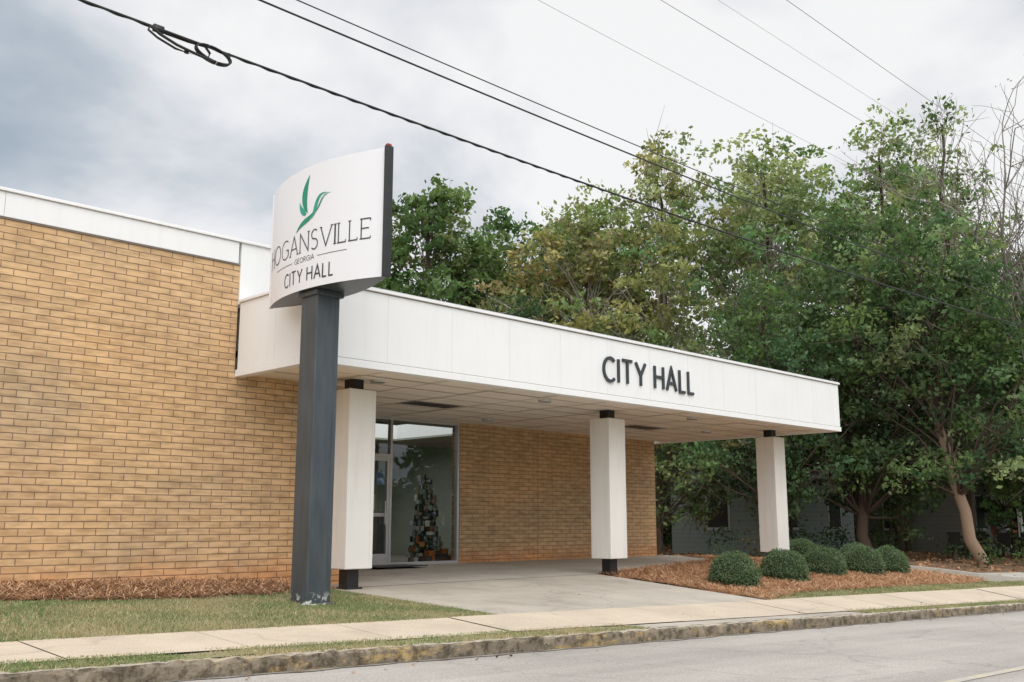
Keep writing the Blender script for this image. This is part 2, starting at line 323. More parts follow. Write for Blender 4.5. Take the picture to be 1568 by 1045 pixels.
p=uni(40000,1.,8.3,10.7,12.58); bot=lawnedge(p[:,0]); p=p[p[:,1]>bot+rng.normal(size=len(p))*.06]; needles('straw_needles',p,bedL,scol*.85)
p=uni(80000,14.2,26,8.5,15); lo=np.interp(p[:,0],[14.2,16,24,26],[8.52,9.0,9.1,9.5]); hi=np.interp(p[:,0],[14.2,20.6,21.3,26],[12.0,13.8,15.4,14.5]); p=p[(p[:,1]>lo+rng.normal(size=len(p))*.06)&(p[:,1]<hi)]; needles('straw_needles',p,bedR,scol)
n=8000; xy=uni(n,22,48,9,32); xy=xy[(xy[:,1]>13)|(xy[:,0]>27)]; n=len(xy); c=np.stack([xy[:,0],xy[:,1],H(xy[:,0],xy[:,1])+.035],1)
mb=MB(); mb.leaves(c,rng.uniform(.04,.09,n),np.array([.34,.19,.10])*rng.uniform(.5,1.4,(n,1)),0,.6,.8); mb.build('fallen_leaves',[M_needle],litter)
n=130; xy=np.concatenate([uni(60,1.5,8.3,8.5,11),uni(30,8,20,7.2,11),uni(40,3,20,6.6,6.98)]); c=np.stack([xy[:,0],xy[:,1],H(xy[:,0],xy[:,1])+.03],1); c[90:,2]-=.02
mb=MB(); mb.leaves(c,rng.uniform(.012,.025,n),np.array([.25,.13,.06])*rng.uniform(.5,1.6,(n,1)),0,.6,.7); mb.build('scattered_leaves',[M_needle])
# ---------------------------------------------------------------- building
B=empty('city_hall_building')
def boxes(name,lst,mats,parent=B,bev=0):
    mb=MB()
    for b_ in lst: mb.box(*b_[:6],m=b_[6] if len(b_)>6 else 0)
    o=mb.build(name,mats,parent)
    if bev:
        md=o.modifiers.new('b','BEVEL'); md.width=bev; md.segments=2; md.limit_method='ANGLE'
    return o
RX=20.78
boxes('brick_walls',[(-12,7.06,12.6,12.9,-.4,4.59),(7.0605,9.3,12.6,12.9,-.4,3.0),(9.1,9.298,12.9,15.6,-.4,3.0),(-12.0,-11.7,12.9,28,-.4,4.59),
   (14.06,RX,15.6,15.85,-.4,3.0),(RX-.25,RX,15.85,28,-.4,3.4)],[M_brick])
boxes('upper_white_wall',[(7.062,9.3,12.57,12.8,4.0,4.905),(9.1,9.3,12.8,28,4.0,4.905),(7.3,9.1,12.9,13.1,3.0,4.0)],[M_white],bev=.004)
bl=[]
xs=np.arange(-12,7.0,3.17)
for a in xs: bl.append((a+.002,min(a+3.168,7.055),12.565,12.88,4.59,4.90))
boxes('parapet_band',bl,[M_white],bev=.003)
boxes('parapet_coping',[(-12.05,9.33,12.535,12.93,4.905,4.945),(9.07,9.34,12.93,28,4.905,4.945)],[M_white],bev=.005)
boxes('parapet_drip',[(-12,7.05,12.58,12.6,4.57,4.592)],[M_gridm])
boxes('roof_slab',[(-11.7,9.1,12.9,28,4.4,4.5),(9.3,RX-.25,15.85,16.6,3.4,3.5),(9.3,RX-.25,20.2,28,3.4,3.5),(9.3,12.,16.6,20.2,3.4,3.5),(16.,RX-.25,16.6,20.2,3.4,3.5),(7.3,20.95,10.9,15.6,3.3,3.4),(-12,20.95,27.8,28,-.4,3.3)],[M_roofd])  # opening over the lobby is added, to brighten the interior
boxes('added_skylight_kerb',[(11.9,12.0,16.5,20.3,3.05,3.65),(16.,16.1,16.5,20.3,3.05,3.65),(12.,16.,16.5,16.6,3.05,3.65),(12.,16.,20.2,20.3,3.05,3.65)],[M_white])  # rim of an invented skylight, added to let daylight into the lobby
boxes('canopy_fascia_panels',[(7.08,21.14,10.65,10.72,3.06,4.02),(7.08,7.15,10.722,12.565,3.06,4.02),(21.07,21.14,10.722,28,3.06,4.02)],[M_white],bev=.004)
w=(21.14-7.08)/12
boxes('canopy_fascia_seams',[(7.08+w*q-.003,7.08+w*q+.003,10.6488,10.66,3.065,4.0) for q in range(1,12)]+[(7.0788,7.09,a,a+.006,3.065,4.0) for a in (11.6,)],[M_seam])
boxes('canopy_fascia_back',[(7.16,21.06,10.73,10.8,3.02,4.0),(7.16,7.2,10.81,12.56,3.02,4.0),(21.02,21.065,10.81,27.9,3.02,4.0)],[M_white])
boxes('canopy_bottom_trim',[(7.065,21.155,10.632,10.8,2.955,3.055),(7.065,7.2,10.802,12.6,2.955,3.055),(21.02,21.155,10.802,28,2.955,3.055)],[M_white],bev=.006)
boxes('canopy_trim_reveal',[(7.075,21.145,10.642,10.66,3.0545,3.064)],[M_gridm])
boxes('canopy_coping',[(7.05,21.17,10.615,10.82,4.022,4.062),(7.05,7.22,10.822,12.56,4.022,4.062),(21.0,21.17,10.822,28,4.022,4.062)],[M_white],bev=.004)
boxes('canopy_coping_top_flashing',[(7.06,21.16,10.625,10.8,4.0625,4.075)],[M_trim])
boxes('canopy_coping_shadow_line',[(7.07,21.15,10.642,10.66,4.008,4.02)],[M_gridm])
tiles=[]; bars=[]
ys=np.arange(10.8,15.6,.61)
xs=np.arange(7.2,21.0,1.22)
for a in xs:
    for c in ys:
        if a+1.2>9.3 or c<12.6:
            x1=min(a+1.2,21.02); y1=min(c+.59,15.598)
            if a<9.3 and c+.6>12.6: 
                if c<12.5: y1=12.598
                else: 
                    if x1>9.31: tiles.append((9.31,x1,c+.01,y1,3.0,3.02))
                    continue
            z=3.0+rng.normal()*.002
            if (abs(a-11.)<.7 and abs(c-13.2)<.31) or (abs(a-17.)<.65 and abs(c-13.2)<.31): tiles.append((a+.01,x1,c+.01,y1,3.01,3.03,1))
            else: tiles.append((a+.006,x1+.008,c+.006,y1+.008,z,3.02))
boxes('soffit_tiles',tiles,[M_soff,M_dark])
for c in ys[1:]: bars.append((7.2 if c<12.55 else 9.32,21.02,c-.004,c+.010,2.991,2.9945))
for a in xs[1:]: bars.append((a-.004,a+.010,10.8,12.59 if a<9.4 else 15.598,2.987,2.9905))
boxes('soffit_tbars',bars,[M_tbar])
boxes('soffit_grid',[(7.2,21.02,10.8,15.6,3.021,3.05)],[M_gridm])
mb=MB()
for (cx,cy) in ((8.9,11.7),(12.4,11.6),(16.6,11.5),(19.3,13.),(13.9,14.6)):
    mb.tube([(cx,cy,2.965),(cx,cy,3.0)],[.11,.12],0,k=16)
    mb.tube([(cx,cy,2.966),(cx,cy,2.98)],[.001,.108],1,k=16)
mb.build('soffit_lights',[M_trim,M_gridm],B)
for k,cx in enumerate((8.62,14.42,20.2)):
    cy=11.9; hw=.235; c=empty('canopy_column' ) ; c.parent=B
    zb=.29; zt=2.835; z0=float(H(cx,cy))-.05
    boxes('column_casing',[(cx-hw,cx+hw,cy-hw,cy+hw,zb,zt)],[M_colw],c,.012)
    boxes('column_seams',[(cx-hw-.002,cx-hw+.02,cy-hw+.06,cy-hw+.065,zb+.01,zt-.01),(cx+hw-.065,cx+hw-.06,cy-hw-.002,cy-hw+.02,zb+.01,zt-.01)],[M_seam],c)
    boxes('column_steel_core',[(cx-.1,cx+.1,cy-.1,cy+.1,z0,zb),(cx-.1,cx+.1,cy-.1,cy+.1,zt,3.01),(cx-.14,cx+.14,cy-.14,cy+.14,z0,z0+.085)],[M_black],c,.004)
fr=[];z0=.1
for x in (9.32,10.25,11.16,12.22,13.99): fr.append((x,x+.055,15.6,15.7,z0,3.0))
fr+= [(9.375,13.99,15.602,15.698,2.94,2.998),(9.375,13.99,15.602,15.698,z0,z0+.07),(11.215,12.22,15.602,15.698,2.2,2.26)]
fr+= [(9.375,11.16,15.602,15.698,2.2,2.26)]
fr+= [(11.215,11.275,15.61,15.66,z0+.07,2.2),(12.16,12.22,15.61,15.66,z0+.07,2.2),(11.275,12.16,15.612,15.658,z0+.07,z0+.24),(11.275,12.16,15.612,15.658,1.05,1.12),(11.275,12.16,15.612,15.658,2.12,2.2)]
boxes('storefront_frames',fr,[M_alum],B,.003)
boxes('door_handle',[(12.08,12.11,15.56,15.58,.9,1.35),(12.08,12.11,15.58,15.61,.92,.95),(12.08,12.11,15.58,15.61,1.3,1.33)],[M_alum])
mb=MB()
for a,b_ in ((9.375,10.25),(10.305,11.16),(11.215,12.22),(12.275,13.99)):
    mb.add([(a,15.645,z0+.07),(b_,15.645,z0+.07),(b_,15.645,2.94),(a,15.645,2.94)],[(0,1,2,3)])
mb.build('storefront_glazing',[M_glass],B)
boxes('interior_room',[(9.3,20.5,15.86,22,.06,.10,1),(9.3,20.5,22,22.2,.1,3.3),(9.298,9.32,15.7,22,.1,3.0),(17.2,17.4,15.86,22,.1,3.0),(9.32,12,15.72,22,3.005,3.05),(16,17.2,15.72,22,3.005,3.05),(12,16,15.72,16.6,3.005,3.05),(12,16,20.2,22,3.005,3.05)],[M_int,M_intf])  # ceiling left open below the added roof opening for more light inside
boxes('storefront_sill',[(9.3,14.06,15.5,15.86,-.2,.1)],[M_slabin])
boxes('interior_wall_frames',[(15.6,16.3,21.93,21.99,1.3,2.1),(12.95,13.65,19.2,19.25,1.35,2.15)],[M_dark])
boxes('interior_wall_pictures',[(15.67,16.23,21.92,21.93,1.37,2.03),(13.03,13.57,19.185,19.195,1.43,2.07)],[M_white])
boxes('interior_partition',[(10.2,13.9,19.26,19.4,.1,3.0)],[M_int])
boxes('interior_desk',[(12.4,13.5,18.3,18.9,.1,.85),(12.3,13.6,18.2,19.,.85,.9),(15.3,15.9,20.2,20.8,.1,1.2),(12.8,12.84,18.4,18.8,.9,1.3)],[M_dark])
boxes('door_mat',[(11.3,12.5,14.75,15.45,.13,.145)],[M_dark])
boxes('wall_control_joint',[(16.4,16.412,15.595,15.61,.05,2.98)],[M_gridm])
mb=MB()
for (x,z,w_,h_,c) in ((11.34,1.62,.24,.32,(.75,.75,.73)),(11.66,1.55,.2,.28,(.6,.2,.1)),(11.92,1.66,.2,.26,(.2,.33,.5)),(11.36,1.22,.26,.3,(.7,.62,.35)),(11.7,1.18,.2,.3,(.7,.7,.7)),(11.36,.5,.2,.28,(.7,.7,.68)),(11.62,.45,.26,.36,(.55,.3,.12))):
    mb.box(x,x+w_,15.65,15.655,z,z+h_,0,c); mb.box(x+.03,x+w_-.03,15.642,15.6425,z+h_*.5,z+h_*.85,0,tuple(q*.45 for q in c))
mb.build('door_notices',[M_needle],B)
mb=MB(); 
for q in range(5): mb.box(11.5,12.5,17.3,17.6,.3+q*.35,.33+q*.35,0,(.05,.04,.035))
mb.box(11.47,11.5,17.28,17.6,.1,2.,0,(.05,.04,.035)); mb.box(12.5,12.53,17.28,17.6,.1,2.,0,(.05,.04,.035))
for q in range(5):
    for s in range(7):
        c=[(.7,.7,.68),(.6,.2,.1),(.2,.35,.5),(.7,.6,.3),(.1,.1,.1)][rng.integers(0,5)]; x=11.53+s*.135; mb.box(x,x+.1,17.35+.01*s,17.37+.01*s,.335+q*.35,.335+q*.35+rng.uniform(.14,.25),0,c)
mb.build('brochure_rack',[M_needle])
# tall display stand hung with cards, photos and posters
mb=MB(); cx,cy=14.05,16.7; mb.tube([(cx,cy,.1),(cx,cy,1.95)],[.03,.02],0,(.03,.03,.03),k=8)
n=1300; t=rng.random(n)**.7; zz=.3+1.6*(1-t); rr=(.09+.24*t)*rng.random(n)**.5; a=rng.uniform(0,6.283,n)
mb.leaves(np.stack([cx+rr*np.cos(a),cy+rr*np.sin(a),zz],1),rng.uniform(.02,.05,n),np.array([.07,.075,.07])*rng.uniform(.4,1.8,(n,1)),0,.5)
palc=[(.75,.78,.78),(.5,.53,.56),(.68,.68,.66),(.06,.06,.07),(.10,.11,.12),(.34,.38,.42),(.45,.36,.26),(.22,.24,.24),(.55,.56,.55),(.62,.24,.10)]
for z in np.arange(.22,1.95,.11):
    rr=.12+.25*max(0,(1.8-z)/1.6)
    for a in np.arange(0,6.28,.7):
        a+=z*3
        for q in range(2):
            r2=rr*rng.uniform(.7,1.2); x=cx+r2*math.cos(a+rng.normal()*.2); y=cy+r2*math.sin(a+rng.normal()*.2); s=rng.uniform(.02,.065); h=rng.uniform(.03,.11); t=rng.uniform(0,3.14)
            c=np.array(palc[rng.integers(0,len(palc))])*rng.uniform(.7,1.1)
            zc=z-.04; dx,dy=math.cos(t)*s,math.sin(t)*s
            mb.add([(x-dx,y-dy,zc-h),(x+dx,y+dy,zc-h+.02*rng.normal()),(x+dx,y+dy,zc+h*.3),(x-dx,y-dy,zc+h*.3)],[(0,1,2,3)],0,c)
for q in range(12):
    x=cx+rng.uniform(-.45,.4); y=cy+rng.uniform(-.5,-.1); s=rng.uniform(.05,.10); mb.box(x-s,x+s,y-s,y+s,.1,.1+s*rng.uniform(1.5,3.5),0,[(.6,.6,.58),(.6,.2,.07),(.1,.1,.1),(.5,.33,.15)][rng.integers(0,4)])
mb.build('poster_display_stand',[M_needle])
# ---------------------------------------------------------------- stroke lettering
def arc(cx,cy,rx,ry,a0,a1,n=18): a=np.radians(np.linspace(a0,a1,n)); return [(cx+rx*math.cos(q),cy+ry*math.sin(q)) for q in a]
def G_(ch):
    if ch=='C': return .78,[arc(.46,.5,.46,.5,48,312)]
    if ch=='I': return .0,[[(0,0),(0,1)]]
    if ch=='T': return .72,[[(0,1),(.72,1)],[(.36,1),(.36,0)]]
    if ch=='Y': return .74,[[(0,1),(.37,.45),(.37,0)],[(.74,1),(.37,.45)]]
    if ch=='H': return .68,[[(0,0),(0,1)],[(.68,0),(.68,1)],[(0,.52),(.68,.52)]]
    if ch=='A': return .78,[[(0,0),(.39,1),(.78,0)],[(.13,.33),(.65,.33)]]
    if ch=='L': return .45,[[(0,1),(0,0),(.45,0)]]
    if ch=='O': return .98,[arc(.49,.5,.49,.5,0,360,32)]
    if ch=='G': return .86,[arc(.48,.5,.48,.5,50,318),[(.84,.14),(.84,.46)],[(.58,.46),(.84,.46)]]
    if ch=='N': return .72,[[(0,0),(0,1),(.72,0),(.72,1)]]
    if ch=='S': return .5,[arc(.26,.75,.23,.25,40,250,12)+arc(.25,.25,.25,.27,75,-140,14)]
    if ch=='V': return .76,[[(0,1),(.38,0),(.76,1)]]
    if ch=='E': return .5,[[(.5,1),(0,1),(0,0),(.5,0)],[(0,.52),(.42,.52)]]
    if ch=='R': return .58,[[(0,0),(0,1),(.28,1)]+arc(.28,.75,.26,.25,80,-80,8)+[(0,.5)],[(.27,.5),(.58,0)]]
    return .4,[]
def serifs(ch):
    s=.09; out=[]
    ends={'I':[(0,0),(0,1)],'H':[(0,0),(0,1),(.68,0),(.68,1)],'A':[(0,0),(.78,0)],'L':[(0,1)],'N':[(0,0),(.72,1)],'V':[(0,1),(.76,1)]}.get(ch,[])
    for e in ends: out.append([(e[0]-s,e[1]),(e[0]+s,e[1])])
    if ch=='E': out+=[[(.5,1),(.5,.88)],[(.5,0),(.5,.12)],[(-.08,1),(0,1)],[(-.08,0),(0,0)]]
    if ch=='L': out+=[[(.45,0),(.45,.12)],[(-.08,0),(0,0)]]
    return out
def ribbon(pts,t):
    P=[pts[0]]
    for a,b_ in zip(pts[:-1],pts[1:]):
        d=hypot(b_[0]-a[0],b_[1]-a[1]); k=max(1,int(d/.12))
        for q in range(1,k+1): P.append((a[0]+(b_[0]-a[0])*q/k,a[1]+(b_[1]-a[1])*q/k))
    P=np.array(P); d=np.diff(P,axis=0); d/=np.linalg.norm(d,axis=1)[:,None]+1e-9; nn=np.stack([-d[:,1],d[:,0]],1)
    O=np.zeros_like(P); O[0]=nn[0];O[-1]=nn[-1]
    for i in range(1,len(P)-1):
        m=nn[i-1]+nn[i]; l=np.linalg.norm(m); m/=max(l,1e-6); O[i]=m/max(np.dot(m,nn[i]),.42)
    return P+O*t/2,P-O*t/2
def ribbon_m(P,t):
    sc=3.; Q=[(a*sc,b_*sc) for a,b_ in P]; l,r=ribbon(Q,t*sc); return l/sc,r/sc
def lettering(name,text,width,cap,thick,gap,mapf,mat,parent,serif=False,base=0.,solid=0,space=.45,center=0.):
    x=0; strokes=[]
    for i,ch in enumerate(text):
        if ch==' ': x+=space; continue
        w,st=G_(ch)
        for s in st:
            th=thick
            if serif and len(s)==2 and abs(s[0][0]-s[1][0])<.01: th=thick*1.5
            strokes.append(([(a+x,b_) for a,b_ in s],th))
        if serif:
            for s in serifs(ch): strokes.append(([(a+x,b_) for a,b_ in s],thick*.8))
        x+=w+gap
    tot=x-gap; sx=width/tot; mb=MB()
    for k,(s,th) in enumerate(strokes):
        P=[((a)*sx-width/2+center,b_*cap+base) for a,b_ in s]
        l,r=ribbon_m(P,th); off=.0006*(k%4); n=len(l)
        v=[mapf(a,b_,off) for a,b_ in l]+[mapf(a,b_,off) for a,b_ in r]
        mb.add(v,[(i,i+1,n+i+1,n+i) for i in range(n-1)])
    o=mb.build(name,[mat],parent)
    if solid: md=o.modifiers.new('s','SOLIDIFY'); md.thickness=solid; md.offset=0
    return o
lettering('city_hall_letters','CITY HALL',2.60,.40,.05,.30,lambda a,b_,o:(14.12+a,10.632-o,b_),M_text,B,base=3.29,solid=.03)
# ---------------------------------------------------------------- roadside sign
S=empty('city_hall_sign')
SX,SY=6.79,10.06; sag=.29; hc=1.235; R=(hc*hc+sag*sag)/(2*sag); am=math.asin(hc/R); Z0,Z1=3.70,5.25
def face(s,v,o=0.): a=s/R; return (SX-sag+R-(R+.003+o)*math.cos(a),SY-(R+.003+o)*math.sin(a),Z0+v)
mb=MB(); A=np.linspace(-am,am,61)
near=[(SX-sag+R-R*math.cos(a),SY-R*math.sin(a)) for a in A]; far=[(SX+sag-R+R*math.cos(a)+.004,SY-R*math.sin(a)) for a in A]; n=len(A)
v=[(x,y,Z0) for x,y in near]+[(x,y,Z1) for x,y in near]+[(x,y,Z0) for x,y in far]+[(x,y,Z1) for x,y in far]
mb.add(v,[(i,i+1,n+i+1,n+i) for i in range(n-1)]+[(2*n+i,3*n+i,3*n+i+1,2*n+i+1) for i in range(n-1)],0)
mb.add(v,[(i,2*n+i,2*n+i+1,i+1) for i in range(n-1)]+[(n+i,n+i+1,3*n+i+1,3*n+i) for i in range(n-1)],1); mb.add(v,[(0,n,3*n,2*n),(n-1,3*n-1,4*n-1,2*n-1)],1)
mb.build('sign_cabinet',[M_signw,M_pole],S,smooth=True)
boxes('sign_end_cap',[(SX-.05,SX+.05,SY-hc-.03,SY-hc+.02,Z0-.01,Z1+.012)],[M_black],S,.006)
boxes('sign_end_cap_rear',[(SX-.012,SX+.05,SY+hc-.02,SY+hc+.012,Z0,Z1)],[M_signw],S,.004)
boxes('sign_marker_lamp',[(SX-.03,SX+.03,SY-hc-.02,SY-hc+.03,Z1+.013,Z1+.04)],[simple('lamp_red',(.4,.05,.03))],S,.006)
zg=float(H(SX,SY))
px=SX-.03
boxes('sign_pole',[(px-.17,px+.09,SY-.17,SY+.17,zg-.1,Z0-.003),(px+.094,px+.17,SY-.15,SY+.15,zg-.1,Z0-.003),(px-.2,px+.2,SY-.2,SY+.2,Z0-.07,Z0-.004)],[M_pole],S,.01)
boxes('sign_base_plate',[(px-.21,px+.21,SY-.21,SY+.21,zg-.08,zg+.02)],[M_pole],S,.008)
lettering('sign_name_letters','HOGANSVILLE',2.22,.24,.016,.22,face,M_text,S,serif=True,base=.475,center=-.045)
lettering('sign_georgia_letters','GEORGIA',.42,.06,.007,.25,face,M_text,S,base=.35,center=-.02)
lettering('sign_city_hall_letters','CITY HALL',1.03,.165,.020,.28,face,M_text,S,base=.10,center=.02)
mb=MB()
for a0,a1 in ((-.82,-.29),(.25,.74)):
    s=np.linspace(a0,a1,12); v=[face(q,.375) for q in s]+[face(q,.382) for q in s]; mb.add(v,[(i,i+1,13+i,12+i) for i in range(11)])
mb.build('sign_rules',[M_text],S)
def leafshape(name,mid,wid,mat,o):
    mid=np.array(mid,float); mid[:,1]-=.03; n=24; t=np.linspace(0,1,n)
    k=len(mid)-1; P=sum(comb(k,i)*(t**i*(1-t)**(k-i))[:,None]*mid[i] for i in range(k+1))
    T=np.gradient(P,axis=0); T/=np.linalg.norm(T,axis=1)[:,None]; Nn=np.stack([-T[:,1],T[:,0]],1)
    w=wid*np.sin(np.pi*t**.8)[:,None]+.0015
    mb=MB(); v=[face(*q,o) for q in P+Nn*w]+[face(*q,o) for q in P-Nn*w]; mb.add(v,[(i,i+1,n+i+1,n+i) for i in range(n-1)]); mb.build(name,[mat],S)
leafshape('logo_tall_leaf',[(.03,.98),(-.12,1.2),(-.02,1.33),(.05,1.47)],.055,M_green,0)
leafshape('logo_small_leaf',[(.0,.97),(-.06,1.0),(-.14,1.06),(-.15,1.16)],.036,M_green2,.001)
leafshape('logo_stem',[(-.22,.78),(-.02,.95),(.1,.84),(.22,1.05)],.032,M_green,.002)
leafshape('logo_right_leaf',[(.08,.90),(.24,.93),(.14,1.22),(.40,1.17)],.026,M_green2,.003)
leafshape('logo_right_wisp',[(.12,.94),(.33,1.0),(.24,1.17),(.46,1.16)],.009,M_green,.004)
# ---------------------------------------------------------------- wires
WY=9.2; E=.93
def wire(h0,k,x0,r,dy=0,xa=-16,xb=48):
    xs=np.linspace(xa,xb,90); mb=MB(); mb.tube(np.stack([xs,xs*0+WY+dy,E+h0+k*(xs-x0)**2],1),r,k=6); return mb
mb=wire(4.94,.00102,8,.013); xs=np.linspace(-16,48,2400); a=xs*22
zc=E+4.94+.00102*(xs-8)**2
mb.tube(np.stack([xs,WY+.008*np.cos(a),zc-.014+.004*np.sin(a)],1),.007,k=4)
mb.build('telecom_cable',[M_wire],smooth=True)
for nm,h0,k,x0,r,m in (('power_line',5.70,.0008,10,.012,M_wire),('power_line',5.89,.0009,10,.008,M_wire),('power_line',7.5,.0006,12,.003,M_wire2),('power_line',8.7,.0004,14,.005,M_wire2),('power_line',9.4,.0004,14,.003,M_wire2),('power_line',10.4,.0004,16,.006,M_wire2)):
    wire(h0,k,x0,r).build(nm,[m],smooth=True)
mb=MB(); zc=E+4.955
def loopc(cx,rx,rz,dz,a0,a1,rr,n=40,dy=0): 
    a=np.radians(np.linspace(a0,a1,n)); mb.tube(np.stack([cx+rx*np.cos(a),WY+dy+0*a,zc+dz+rz*np.sin(a)-.10*rx*np.cos(a)],1),rr,k=6)
for q in range(3): loopc(4.72,.20,.075+.006*q,-.070,0,360,.010,dy=.018*(q-1))
mb.tube([(4.02,WY,zc),(4.12,WY-.02,zc-.065),(4.30,WY-.03,zc-.12),(4.5,WY-.03,zc-.145),(4.72,WY-.02,zc-.155)],.015)
mb.tube([(4.02,WY,zc),(4.2,WY+.02,zc-.015),(4.45,WY+.03,zc-.01),(4.65,WY,zc-.01)],.013)
mb.tube([(4.02,WY,zc),(4.0,WY,zc-.05),(4.1,WY,zc-.10),(4.3,WY,zc-.15),(4.5,WY,zc-.15)],.012)
mb.tube([(4.60,WY,zc+.01),(4.68,WY,zc-.07),(4.66,WY,zc-.14)],.014); mb.tube([(4.90,WY,zc+.01),(4.92,WY,zc-.10)],.01)
mb.box(4.05,4.16,WY-.02,WY+.02,zc-.04,zc+.03); mb.box(4.4,4.44,WY-.015,WY+.015,zc-.16,zc-.12); mb.build('cable_storage_loop',[M_wire],smooth=True)
for px_ in (-16,48):
    mb=MB(); mb.tube([(px_,WY,-1.5),(px_,WY,11.9)],[.16,.11],0,(.16,.11,.07),k=12); mb.box(px_-.06,px_+.06,WY-1.2,WY+1.2,11.3,11.42,0,(.16,.11,.07))
    for dy in (-1.1,-.4,.4,1.1): mb.tube([(px_,WY+dy,11.42),(px_,WY+dy,11.6)],.04,0,(.3,.3,.32),k=8)
    mb.build('utility_pole',[M_bark])
# ---------------------------------------------------------------- bushes
def bush(x,y,rx,h,seed):
    r=np.random.default_rng(seed); mb=MB(); z0=float(H(x,y)); 
    n=7000; d=r.normal(size=(n,3)); d/=np.linalg.norm(d,axis=1)[:,None]; d[:,2]=np.abs(d[:,2])*1.0-.3*(r.random(n)<.35)
    lump=1+.05*np.sin(d[:,0]*5+seed)*np.cos(d[:,1]*6+seed*2)+.035*np.sin(d[:,2]*9+d[:,0]*7)
    rad=(.88+.14*r.random(n))*lump
    c=np.stack([x+d[:,0]*rx*rad,y+d[:,1]*rx*rad,z0+.2*h+d[:,2]*h*.8*rad],1); c[:,2]=np.maximum(c[:,2],z0+.02)
    g=np.array([.13,.19,.105])*r.uniform(.55,1.5,(n,1)); li=(r.random(n)<.2)[:,None]; g=np.where(li,np.array([.25,.31,.21]),g)
    mb.leaves(c,r.uniform(.010,.022,n),g,0,.6)
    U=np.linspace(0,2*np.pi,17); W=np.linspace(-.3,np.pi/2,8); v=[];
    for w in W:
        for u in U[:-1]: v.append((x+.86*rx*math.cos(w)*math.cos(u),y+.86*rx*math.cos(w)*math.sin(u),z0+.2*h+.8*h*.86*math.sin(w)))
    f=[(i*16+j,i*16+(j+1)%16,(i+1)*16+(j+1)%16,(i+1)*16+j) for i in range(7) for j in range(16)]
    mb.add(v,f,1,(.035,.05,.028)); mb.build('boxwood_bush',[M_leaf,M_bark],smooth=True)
for q,(x,y,rx,h) in enumerate([(15.55,10.0,.47,.60),(17.8,10.3,.48,.60),(20.1,10.7,.49,.58),(21.7,10.6,.48,.62),(23.4,10.8,.49,.62),(22.6,12.6,.48,.6),(24.6,12.2,.47,.6),(23.9,13.7,.45,.6)]): bush(x,y,rx,h,q+1)
# ---------------------------------------------------------------- trees
def tree(name,x,y,h,rad,base,pal,nc,ln,ls,seed,tr=.22,lean=(0,0),top=.75,cr=(.55,1.1),barkc=(.12,.09,.07),sparse=0.,barkhi=None,lp=1.):
    r=np.random.default_rng(seed); mb=MB(); z0=float(H(x,y))-.1
    nt=14; t=np.linspace(0,1,nt); wob=np.cumsum(r.normal(size=(nt,2))*.10,0); wob[0]=0
    ax=np.stack([x+lean[0]*t**lp+wob[:,0]*.8,y+lean[1]*t**lp+wob[:,1]*.8,z0+t*h*.93],1)
    mb.tube(ax,tr*(1-t*.9)+.02,1,np.repeat(np.array(barkc)[None]*(1-.55*t[:,None]),8,0),k=8)
    def axis(zf): return np.array([np.interp(zf,t*.93,ax[:,k]) for k in range(3)])
    C=[];ph=r.uniform(0,6.28,6)
    while len(C)<nc:
        u=r.random(); prof=(math.sin(math.pi*min(1,(u*.93+.07)**(top)))**.65)
        if r.random()>prof+.15: continue
        th=r.uniform(0,6.283); lobe=1+.25*math.sin(2*th+ph[0]+u*4)+.18*math.sin(3*th+ph[1]-u*7)+.14*math.sin(5*th+ph[2]+u*11)
        rr=rad*prof*lobe*(.2+.8*r.random()**.6)
        zf=base+(1-base)*u; a=axis(zf); C.append((a[0]+rr*math.cos(th),a[1]+rr*math.sin(th),z0+zf*h+r.normal()*.3,zf,rr))
    pal=np.array(pal); bc=np.array(barkhi if barkhi is not None else barkc)
    for (cx,cy,cz,zf,rr) in C:
        zs=max(base*.75,zf-.10-.5*rr/h); s=axis(min(zs,.9)); e=np.array([cx,cy,cz]); m=s*.45+e*.55+np.array([0,0,.12*rr])+r.normal(size=3)*.2
        w=(1-zs)*tr*.28+.012; P=np.array([s,s*.75+m*.25+r.normal(size=3)*.05,m,e*.6+m*.4+r.normal(size=3)*.1,e])
        mb.tube(P,np.array([w,w*.8,w*.55,w*.35,.008]),1,bc*1.2,k=5)
        for q in range(4):
            dd=r.normal(size=3)*.6; mb.tube(np.array([m*.3+e*.7,e*.8+m*.2+dd*.5,e+dd]),np.array([w*.35,.012,.005]),1,bc*1.3,k=3)
        if r.random()<sparse: continue
        c_r=r.uniform(*cr); n=int(ln*r.uniform(.5,1.3)*c_r**2)
        ns=8; sc=r.normal(size=(ns,3))*c_r*np.array([.66,.66,.42]); idx=r.integers(0,ns,n)
        L_=e+sc[idx]+r.normal(size=(n,3))*c_r*np.array([.24,.24,.15])
        base_c=pal[r.integers(0,len(pal))]*r.uniform(.75,1.3)
        col=base_c*r.uniform(.65,1.4,(n,1))*np.array([r.uniform(.9,1.12),1,r.uniform(.85,1.15)])
        mb.leaves(L_,r.uniform(.6,1.2,n)*ls,col,0,.55)
    return mb.build(name,[M_leaf,M_bark],smooth=True)
G1=[[.11,.175,.07],[.09,.15,.06],[.14,.205,.08],[.17,.21,.09]]
OL=[[.25,.27,.12],[.31,.29,.13],[.21,.26,.11],[.28,.24,.12],[.18,.24,.10]]
LG=[[.22,.29,.14],[.28,.33,.17],[.17,.25,.12],[.28,.31,.15]]
DK=[[.085,.14,.068],[.07,.12,.058],[.11,.17,.078]]
LB=(.30,.265,.23); DB=(.09,.07,.055)
tree('oak_tree',29.2,41.5,17.6,4.8,.2,G1,105,210,.17,11,.3)
tree('oak_tree',31.0,36.6,17.8,4.6,.2,G1,110,210,.17,12,.3)
tree('oak_tree',34.6,37.0,17.4,5.0,.15,G1,130,210,.17,13,.3)
